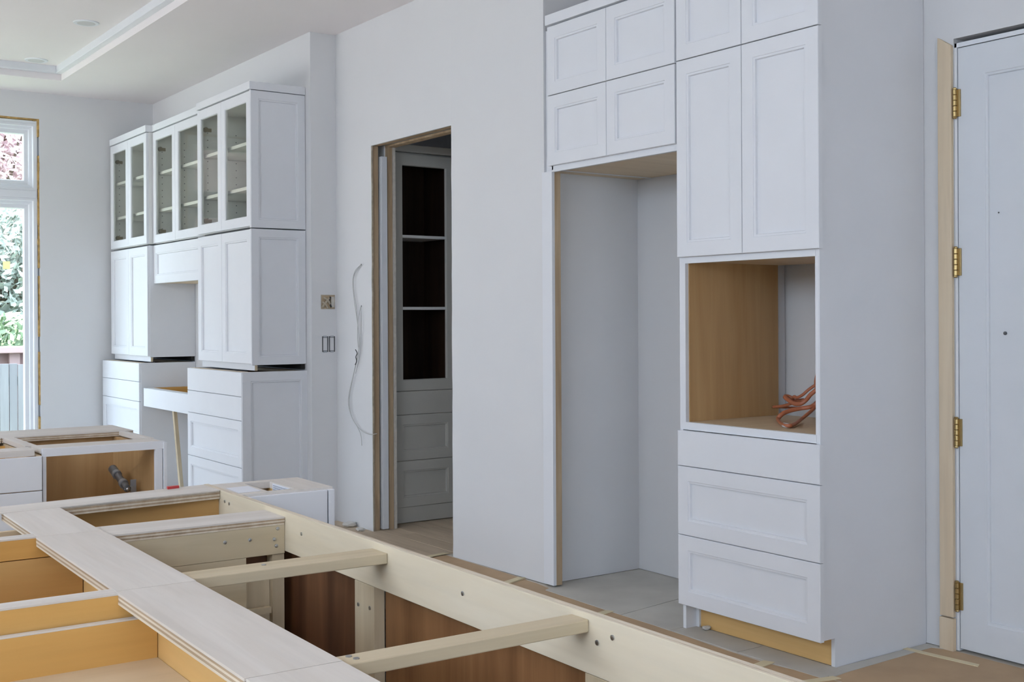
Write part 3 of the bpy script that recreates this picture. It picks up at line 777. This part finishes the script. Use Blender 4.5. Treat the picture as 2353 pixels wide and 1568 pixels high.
da.part('drawer', MB().box(2.912, 2.930, 8.032, 9.072, 0.666, 0.806), 'cab', 0.002)
da.part('frame_rail', MB().box(2.932, 2.985, 8.032, 9.072, 0.790, 0.806), 'shelf')
da.part('frame_rail', MB().box(3.28, BK, 8.032, 9.072, 0.790, 0.806), 'maple_y')
for y0, y1 in ((8.032, 8.075), (9.03, 9.072)):
    da.part('side_rail', MB().box(2.985, 3.28, y0, y1, 0.70, 0.806), 'maple_x')
da.part('bottom_panel', MB().box(2.932, BK, 8.075, 9.03, 0.690, 0.700), 'maple_y')
ps = MB().prism([(8.462, 0.664), (8.496, 0.664), (8.335, 0.0), (8.300, 0.0)], 2.936, 2.962, 'x')
single('prop_stick', ps, 'pine_z', (2.95, 8.32, 0), 'pale wooden stick leaning upright as a prop under the desk apron', 'stick', bevel=0.002)

# ================================================================== PANTRY CABINET
pc = Thing('pantry_cabinet', (4.1, 6.6, 0), 'dim grey pantry cabinet with dark open shelves and drawers beyond the doorway', 'cabinet')
PY = 6.62; PX0, PX1 = XW2+0.045, 4.20
mpy = face_y(PY)
def bookcase(x0, x1):
    pc.part('face_frame', MB().rings(mpy, [(x0, x1, 0.865, 2.40, 0), (x0, x1, 0.865, 2.40, 0.018), (x0+0.004, x1-0.004, 0.869, 2.396, 0.02), (x0+0.066, x1-0.066, 0.935, 2.328, 0.02),
            (x0+0.070, x1-0.070, 0.939, 2.324, 0.012), (x0+0.070, x1-0.070, 0.939, 2.324, 0)], closed=True), 'pantry')
    for z in (1.400, 1.866):
        pc.part('shelf', MB().box(x0+0.068, x1-0.068, PY-0.012, PY+0.30, z-0.009, z+0.009), 'shelf')
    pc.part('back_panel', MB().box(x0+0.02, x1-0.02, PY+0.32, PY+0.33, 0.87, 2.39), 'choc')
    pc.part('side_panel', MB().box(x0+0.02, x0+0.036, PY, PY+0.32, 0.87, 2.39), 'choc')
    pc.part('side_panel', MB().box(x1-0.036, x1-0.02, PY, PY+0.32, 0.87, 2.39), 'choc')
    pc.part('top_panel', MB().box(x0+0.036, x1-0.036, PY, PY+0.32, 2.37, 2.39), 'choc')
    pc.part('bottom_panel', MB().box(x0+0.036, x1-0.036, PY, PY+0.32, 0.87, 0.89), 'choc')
    for z0, z1, fw in ((0.712, 0.862, 0), (0.414, 0.709, 0.062), (0.114, 0.411, 0.062)):
        pc.part('drawer', shaker(mpy, x0, x1, z0, z1, 0.02, fw), 'pantry')
    pc.part('base_board', MB().box(x0, x1, PY-0.012, PY, 0.012, 0.112), 'pantry')
bookcase(PX0, PX1+0.0); bookcase(PX1+0.004, PX1+0.474)
pc.part('carcass', MB().box(PX0, PX1+0.474, PY, PY+0.33, 0.05, 0.86).box(PX0, PX1+0.474, PY+0.332, PY+0.35, 0.05, 2.40).box(PX0, PX1+0.474, PY, PY+0.33, 2.392, 2.41), 'pantry')
pc.part('crown', MB().box(PX0-0.01, PX1+0.48, PY-0.03, PY+0.33, 2.412, 2.46), 'pantry', 0.004)

# ================================================================== FLOOR COVERINGS
def sheet(pts, z0, z1, mt, name, label, cat, group=None):
    x = sum(p[0] for p in pts)/len(pts); y = sum(p[1] for p in pts)/len(pts)
    return single(name, MB().prism(pts, z0, z1, 'z'), mt, (x, y, z0), label, cat, group)
G1 = 'sheets of brown paper taped over the floor'
def wob(x0, y0, x1, y1, n, amp):
    return [(x0+(x1-x0)*i/n+random.uniform(-amp, amp), y0+(y1-y0)*i/n) for i in range(n+1)]
sheet([(1.6, -1.2), (1.6, 3.12)] + wob(3.40, 3.12, 3.44, 2.88, 3, .004) + [(3.44, 2.87), (3.42, -1.2)], 0.0005, 0.0018, 'kraft', 'kraft_paper', 'brown kraft paper sheet on the floor, nearest the front of the oven cabinet', 'floor paper', G1)
sheet([(1.6, 3.125), (1.6, 4.08)] + wob(3.43, 4.08, 3.40, 3.125, 8, .006), 0.0005, 0.0018, 'kraft', 'kraft_paper', 'brown kraft paper strip on the floor along the grey boards before the fridge space', 'floor paper', G1)
sheet([(1.6, 4.085), (1.6, 4.84)] + wob(3.50, 4.84, 3.43, 4.085, 8, .006), 0.0005, 0.0018, 'kraft', 'kraft_paper', 'brown kraft paper strip on the floor by the filler panel corner', 'floor paper', G1)
sheet([(1.6, 4.845), (1.6, 5.62)] + wob(3.50, 5.62, 3.505, 4.845, 4, .002), 0.0005, 0.0018, 'kraft', 'kraft_paper', 'brown kraft paper strip on the floor along the white wall right of the doorway', 'floor paper', G1)
sheet([(3.45, 1.0), (3.45, 2.86), (4.04, 2.925), (4.125, 2.90), (4.125, 1.0)], 0.0005, 0.0018, 'kraft', 'kraft_paper', 'brown kraft paper sheet on the floor at the foot of the white door', 'floor paper', G1)
# grey boards in the fridge space, each its own piece
fb = Thing('floor_board', (3.8, 3.9, 0), 'grey dusty protection boards on the floor in the fridge space', 'floor boards')
for q in ([(3.425, 4.02), (3.95, 4.10), (4.128, 4.12), (4.128, 4.69), (3.60, 4.69), (3.44, 4.60)],
          [(3.425, 3.70), (3.425, 4.015), (3.95, 4.095), (4.128, 4.115), (4.128, 3.70)],
          [(3.415, 3.30), (3.425, 3.695), (3.565, 3.695), (3.565, 3.30)],
          [(3.42, 2.875), (3.415, 3.295), (3.565, 3.295), (3.565, 2.90)]):
    fb.part('board', MB().prism(q, 0.0, 0.0035, 'z'), 'grey_paper', 0.0006)
single('floor_board', MB().prism([(3.46, 2.869), (3.47, 2.929), (4.128, 2.931), (4.128, 2.81), (4.09, 2.885)], 0.0, 0.0032, 'z'), 'grey_paper', (3.9, 2.91, 0),
       'grey dusty strip of board under the kraft edge beside the casing foot', 'floor boards')
tapes = [((3.25, 3.105), (3.42, 3.135), 0.045, 'second from the oven cabinet corner of the tape bits crossing the kraft'),
         ((3.24, 4.06), (3.43, 4.10), 0.040, 'yellow tape bit crossing the kraft in front of the fridge space'),
         ((3.25, 4.79), (3.50, 4.885), 0.040, 'yellow tape bit crossing the kraft at the foot of white wall'),
         ((3.30, 5.60), (3.52, 5.645), 0.040, 'yellow tape bit at the edge of planks by the doorway'),
         ((3.99, 2.960), (4.02, 2.63), 0.030, 'long yellow tape strip lying before the white door'),
         ((3.30, 2.89), (3.47, 2.85), 0.035, 'yellow tape bit at the corner of oven cabinet kraft')]
for i, (a, b, w_, lb) in enumerate(tapes):
    a = Vector((*a, 0)); b = Vector((*b, 0)); d = (b-a).normalized(); n_ = Vector((-d.y, d.x, 0))*w_/2
    pts = [a-n_, b-n_+d*0.006, b+n_-d*0.004, a+n_+d*0.005]
    zt = 0.0040 if i not in (2, 3) else 0.0070
    sheet([(p.x, p.y) for p in pts], 0.0020 if i not in (3,) else 0.0065, zt+0.0006, 'tape', 'tape_strip', 'masking tape, ' + lb, 'tape', 'masking tape strips on the floor')
for i, (x, y, s, lb) in enumerate([(3.551, 3.608, 0.016, 'small white plaster crumb on the floor by the toe kick'),
                                   (3.47, 6.72, 0.035, 'white plaster chunk on the floor left of the pantry doorway'),
                                   (3.455, 6.55, 0.022, 'white plaster scrap lying at the foot of the doorway stud')]):
    bm = bmesh.new(); bmesh.ops.create_icosphere(bm, subdivisions=2, radius=s)
    for v in bm.verts: v.co = Vector((v.co.x*1.3, v.co.y, v.co.z*0.5))*(1+random.uniform(-.25, .25))
    zmin = min(v.co.z for v in bm.verts)
    me = bpy.data.meshes.new('plaster_crumb'); bm.to_mesh(me); bm.free(); me.materials.append(M['dust'])
    o = bpy.data.objects.new('plaster_crumb', me); COL.objects.link(o); o.location = (x, y, 0.0042-zmin if i == 0 else 0.006-zmin)
    props(o, lb, 'debris', 'plaster debris on the floor')

# ================================================================== KITCHEN ISLAND (frame of its own)
ZT = 0.88
ki = Thing('kitchen_island', (0.8, 2.0, 0), 'unfinished kitchen island frame of plywood strips, rails and crossbars in the foreground', 'island', island=True)
SX0, SX1 = 0.556, 0.690
for (a, b) in ((0.55, 1.425), (1.427, 2.008), (2.010, 2.610), (2.612, 3.00)):
    ki.part('top_strip', layered(MB(), SX0+random.uniform(-.006, .002), SX1+random.uniform(-.003, .004), a, b, ZT-0.020, ZT), ['ply_y', 'edge_l', 'edge_d'])
ki.part('back_strip', MB().prism([(-0.7, 2.86), (SX1, 2.985), (1.107, 3.030), (1.107, 3.157), (SX0, 3.075), (-0.7, 2.98)], ZT-0.002, ZT+0.001, 'z'), 'ply_x')
be = MB()
for kk in range(5):
    o_ = random.uniform(0.0, 0.004)
    be.prism([(SX1, 2.985+o_), (1.107, 3.030+o_), (1.107, 3.150), (SX1, 3.08)], ZT-0.022+kk*0.004, ZT-0.018+kk*0.004, 'z', kk % 2)
ki.part('strip_edge', be, ['edge_l', 'edge_d'])
ki.part('side_rail', MB().box(1.108, 1.122, 0.5, 3.16, 0.788, ZT), 'pine_y', 0.001)
for x0, x1 in ((1.1085, 1.1128), (1.1140, 1.1215)):
    ki.part('rail_edge', MB().box(x0, x1, 0.5, 3.16, ZT+0.0002, ZT+0.0015), 'edge_l')
ki.part('cross_board', MB().box(SX1-0.02, 1.1075, 2.600, 2.614, 0.783, 0.851), 'pine_x', 0.001)
cs = layered(MB(), SX1+0.002, 1.1070, 2.598, 2.722, 0.851, 0.869)
ki.part('cross_strip', cs, ['ply_x', 'edge_l', 'edge_d'])
ki.part('crossbar', MB().box(SX1-0.03, 1.1075, 2.086, 2.150, 0.8455, 0.867), 'pine_x', 0.002)
ki.part('crossbar', MB().box(SX1-0.03, 1.1075, 1.431, 1.474, 0.852, 0.872), 'pine_x', 0.002)
ki.part('crossbar', MB().box(SX1-0.03, 1.1075, 0.80, 0.846, 0.852, 0.872), 'pine_x', 0.002)
for y0 in (2.620, 1.996):
    ki.part('crossbar', MB().box(-0.7, SX0+0.03, y0, y0+0.040, 0.834, ZT-0.0045).box(-0.7, SX0+0.03, y0, y0+0.040, ZT-0.0045, ZT-0.0008, 1), ['maple_x', 'ply_x'], 0.0005)
for y0, y1 in ((2.238, 2.90), (1.445, 2.145), (0.5, 1.360)):
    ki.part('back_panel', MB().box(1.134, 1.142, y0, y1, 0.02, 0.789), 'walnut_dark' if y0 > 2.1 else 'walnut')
ki.part('back_panel', MB().box(1.1085, 1.120, 2.665, 3.15, 0.0, 0.787), 'maple_y', label='amber plywood back panel at the far end')
ki.part('outer_skin', MB().box(1.143, 1.147, 0.5, 2.90, 0.02, 0.789), 'cab')
ki.part('post', MB().box(1.109, 1.1335, 2.148, 2.236, 0.0, 0.787), 'pine_z', 0.001)
ki.part('post', MB().box(1.109, 1.1335, 1.362, 1.443, 0.0, 0.787), 'pine_z', 0.001)
ki.part('divider', MB().box(SX0+0.113, 1.012, 2.6005, 2.614, 0.05, 0.7825), 'pine_x')
ki.part('divider_stile', layered(MB(), 1.078, 1.1075, 2.604, 2.638, 0.02, 0.7825, 3), ['pine_z', 'edge_l', 'edge_d'])
ki.part('divider', MB().box(1.0125, 1.077, 2.620, 2.638, 0.05, 0.745), 'pine_z')
ki.part('divider_back', MB().box(0.98, 1.107, 2.645, 2.657, 0.05, 0.783), 'walnut_dark')
ki.part('cleat', MB().box(0.95, 1.068, 2.588, 2.6, 0.650, 0.664), 'pine_x')
ki.part('centre_panel', MB().box(0.653, 0.668, 0.5, 3.0, 0.0, ZT-0.0215), 'maple_y')
ki.part('end_wall', MB().box(0.668, 1.1075, 3.040, 3.056, 0.0, ZT-0.0235), 'maple_b')
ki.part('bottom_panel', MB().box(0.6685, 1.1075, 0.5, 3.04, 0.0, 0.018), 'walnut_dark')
# screw heads on the rail, the cross board and the post
for y, z in ((1.800, 0.841), (1.410, 0.841), (1.373, 0.857), (2.995, 0.855), (2.963, 0.853), (2.504, 0.843)):
    screw(ki, (1.1075, y, z), '-x', 0.0042)
for x, z in ((1.090, 0.843), (1.081, 0.819), (1.021, 0.824), (0.961, 0.825), (1.086, 0.803)):
    screw(ki, (x, 2.5995, z), '-y', 0.0042)
for y, z in ((2.218, 0.738), (2.166, 0.741)):
    screw(ki, (1.1085, y, z), '-x', 0.0042)
for x, y, z in ((0.861, 2.122, 0.8672), (0.716, 1.463, 0.8722), (0.720, 1.448, 0.8722)):
    screw(ki, (x, y, z), 'z', 0.0045)

# open drawer box in the nearest left bay
db = Thing('drawer_box', (0.2, 1.6, 0.75), 'shallow amber plywood drawer box in the nearest bay of the island', 'drawer', island=True)
db.part('back', MB().box(-0.69, 0.612, 1.976, 1.992, 0.755, 0.8355).box(-0.69, 0.612, 1.976, 1.992, 0.8355, 0.838, 1), ['maple_x', 'ply_x'], 0.0004)
db.part('side', MB().box(0.613, 0.627, 0.60, 1.992, 0.755, 0.850), 'maple_y', 0.001)
db.part('bottom', MB().box(-0.69, 0.612, 0.60, 1.977, 0.757, 0.767), 'birch')
db.part('front', MB().box(-0.69, 0.612, 0.585, 0.599, 0.755, 0.838), 'maple_x', 0.001)
# island cabinet boxes in the two bays behind it
ib = Thing('island_cabinet', (0.0, 2.3, 0.02), 'open topped brown plywood cabinet box in the middle left bay of the island', 'cabinet', island=True)
ib.part('back', MB().box(-0.69, 0.651, 2.622, 2.640, 0.02, 0.832), 'maple_b')
ib.part('front', MB().box(-0.69, 0.651, 2.000, 2.016, 0.02, 0.832), 'maple_b')
ib.part('bottom', MB().box(-0.69, 0.651, 2.017, 2.621, 0.02, 0.036), 'maple_b')
ib2 = Thing('island_cabinet', (0.0, 2.8, 0.02), 'open topped pale plywood cabinet box in the farthest left bay of the island', 'cabinet', island=True)
ib2.part('back', MB().box(-0.69, 0.651, 2.842, 2.856, 0.02, 0.858), 'birch')
ib2.part('front', MB().box(-0.69, 0.651, 2.642, 2.658, 0.02, 0.832), 'birch')
ib2.part('bottom', MB().box(-0.69, 0.651, 2.659, 2.841, 0.55, 0.566), 'birch')

single('red_clip', MB().prism([(0.996, 3.122), (1.030, 3.128), (1.031, 3.139), (0.998, 3.137)], ZT+0.0012, ZT+0.008, 'z'), 'red', (1.01, 3.13, ZT), 'little red plastic clip on the far edge of the island', 'clip', bevel=0.001, island=True)

# end cabinet with its cut hole and label
ec = Thing('end_cabinet', (1.26, 3.03, 0), 'small grey fronted cabinet against the far right end of the island rail', 'cabinet', island=True)
EX0, EX1, EY0, EY1 = 1.125, 1.382, 2.918, 3.150
HX0, HX1, HY0, HY1 = 1.207, 1.282, 2.946, 3.114
ec.part('top', MB().box(EX0, HX0, EY0, EY1, ZT-0.018, ZT).box(HX1, EX1, EY0, EY1, ZT-0.018, ZT).box(HX0, HX1, EY0, HY0, ZT-0.018, ZT).box(HX0, HX1, HY1, EY1, ZT-0.018, ZT), 'ply_y')
ec.part('front_panel', MB().box(EX0, 1.3605, EY0-0.014, EY0, 0.02, ZT-0.006), 'cab', 0.001)
ec.part('end_stile', MB().box(1.3645, 1.382, EY0-0.014, EY1, 0.0, ZT-0.006), 'cab', 0.001)
ec.part('divider', MB().box(HX1+0.001, HX1+0.015, EY0, EY1, 0.4, ZT-0.018), 'maple_y')
ec.part('divider', MB().box(HX0-0.015, HX0-0.001, EY0, EY1, 0.4, ZT-0.018), 'maple_y')
ec.part('back', MB().box(EX0, EX1, EY1-0.012, EY1, 0.0, ZT-0.018), 'birch')
lb_ = ec.part('paper_label', MB().box(HX1-0.0015, HX1+0.0008, 2.975, 3.090, ZT-0.0235, ZT-0.003), 'paper', label='white printed label inside the hole')
ik = MB()
for r in range(3):
    y = 2.982
    while y < 3.080:
        w_ = random.uniform(0.004, 0.012)
        ik.box(HX1-0.0022, HX1-0.0015, y, min(y+w_, 3.084), ZT-0.0205+r*0.0055, ZT-0.0175+r*0.0055); y += w_+0.003
ec.part('label_print', ik, 'ink', parent=lb_)
single('paper_sheet', MB().prism([(1.130, 2.950), (1.192, 2.955), (1.197, 3.06), (1.133, 3.055)], ZT+0.0003, ZT+0.0011, 'z'), 'paper', (1.17, 3.0, ZT), 'pale paper sheet lying on the small grey end cabinet', 'paper', island=True)

# ================================================================== SINK UNIT BEHIND THE ISLAND
SY0, SY1, SZ = 4.294, 5.07, 0.886
sk = Thing('sink_cabinet', (1.24, 4.7, 0), 'open fronted white sink base with a wooden interior and grey pipe', 'cabinet')
sk.part('top_rail', MB().box(1.024, 1.455, SY0, SY0+0.018, 0.858, SZ), 'cab', 0.001)
sk.part('stile', MB().box(1.024, 1.0365, SY0, SY0+0.018, 0.0, 0.858), 'cab', 0.001)
sk.part('stile', MB().box(1.421, 1.4475, SY0, SY0+0.018, 0.0, 0.858), 'cab', 0.001)
sk.part('end_panel', MB().box(1.450, 1.463, SY0-0.004, SY1, 0.0, SZ-0.004), 'cab', 0.001)
sk.part('side_panel', MB().box(1.425, 1.4495, SY0+0.018, SY1, 0.0, SZ-0.022), 'maple_z')
sk.part('side_panel', MB().box(1.020, 1.036, SY0+0.018, SY1, 0.0, SZ-0.022), 'maple_z')
sk.part('back_panel', MB().box(1.036, 1.425, 4.83, 4.845, 0.0, SZ-0.022), 'maple_z')
sk.part('bottom_panel', MB().box(1.036, 1.425, SY0+0.018, 4.83, 0.10, 0.118), 'maple_x')
sk.part('back_strip', layered(MB(), 0.996, 1.498, 4.800, 5.09, SZ-0.020, SZ), ['ply_x', 'edge_l', 'edge_d'])
sk.part('front_strip', MB().box(1.020, 1.450, SY0+0.018, 4.44, SZ-0.018, SZ), 'ply_x', 0.001)
sk.part('side_strip', MB().box(1.440, 1.4635, 4.44, 4.80, SZ-0.018, SZ), 'ply_y', 0.001)
sk.part('side_strip', MB().box(1.000, 1.040, 4.44, 4.80, SZ-0.018, SZ), 'ply_y', 0.001)
dc = Thing('drawer_cabinet', (0.6, 4.7, 0), 'grey white drawer bank left of the open sink base', 'cabinet')
dc.part('drawer', shaker(face_y(SY0), 0.25, 1.020, 0.7445, 0.862, 0.012, 0), 'cab')
dc.part('drawer', shaker(face_y(SY0), 0.25, 1.020, 0.440, 0.7415, 0.012, 0.048), 'cab')
dc.part('drawer', shaker(face_y(SY0), 0.25, 1.020, 0.110, 0.437, 0.012, 0.048), 'cab')
for x0, x1 in ((0.25, 0.266), (1.003, 1.019)):
    dc.part('side_panel', MB().box(x0, x1, SY0, SY1, 0.0, SZ-0.022), 'birch')
dc.part('back_panel', MB().box(0.266, 1.003, 5.0, 5.016, 0.0, SZ-0.022), 'maple_z')
dc.part('inner_panel', MB().box(0.266, 1.003, 4.78, 4.796, 0.5, SZ-0.03), 'maple_x')
dc.part('bottom_panel', MB().box(0.266, 1.003, SY0, 5.0, 0.74, 0.752), 'maple_x')
dc.part('back_strip', layered(MB(), 0.20, 0.994, 4.800, 5.09, SZ-0.020, SZ), ['ply_x', 'edge_l', 'edge_d'])
dc.part('front_strip', MB().box(0.25, 0.998, SY0, 4.40, 0.864, SZ), 'ply_x', 0.001)
pp = Thing('drain_pipe', (1.35, 4.55, 0.70), 'grey plastic drain pipe slanting inside the open sink base', 'pipe')
def spt(px, py, Y):
    d = fwd + rgt*((px-1176.5)/2699.474) - upv*((py-732.609)/2699.474)
    s = Y/d.y
    return (d.x*s, Y, HCAM+d.z*s)
A_, B_ = Vector(spt(262, 1082, 4.62)), Vector(spt(293, 1124, 4.44))
pp.part('pipe', MB().tube([A_, (A_+B_)/2, B_], 0.0135, 12), 'pvc', smooth=True)
D_ = (B_-A_)
pp.part('coupling', MB().tube([A_-D_*0.10, A_+D_*0.02, A_+D_*0.16], 0.017, 12), 'pvc', smooth=True)
pp.part('clamp', MB().tube([A_+D_*0.16, A_+D_*0.20, A_+D_*0.26], 0.0178, 12), 'pvc2', smooth=True)
pp.part('clamp', MB().tube([A_+D_*0.66, A_+D_*0.70, A_+D_*0.76], 0.0178, 12), 'pvc2', smooth=True)
pp.part('end_nut', MB().tube([B_, B_+D_*0.03], 0.008, 8), 'steel', smooth=True)
q0 = Vector(spt(300, 1103, 4.46)); q1 = Vector(spt(313.5, 1142, 4.46))
pp.part('bracket', MB().box(q0.x, q1.x, 4.46, 4.466, q1.z-0.03, q0.z), 'pvc2', 0.001)
pp.part('bracket_arm', MB().box(q0.x-0.03, q0.x+0.004, 4.44, 4.466, q0.z-0.034, q0.z-0.022), 'pvc2')
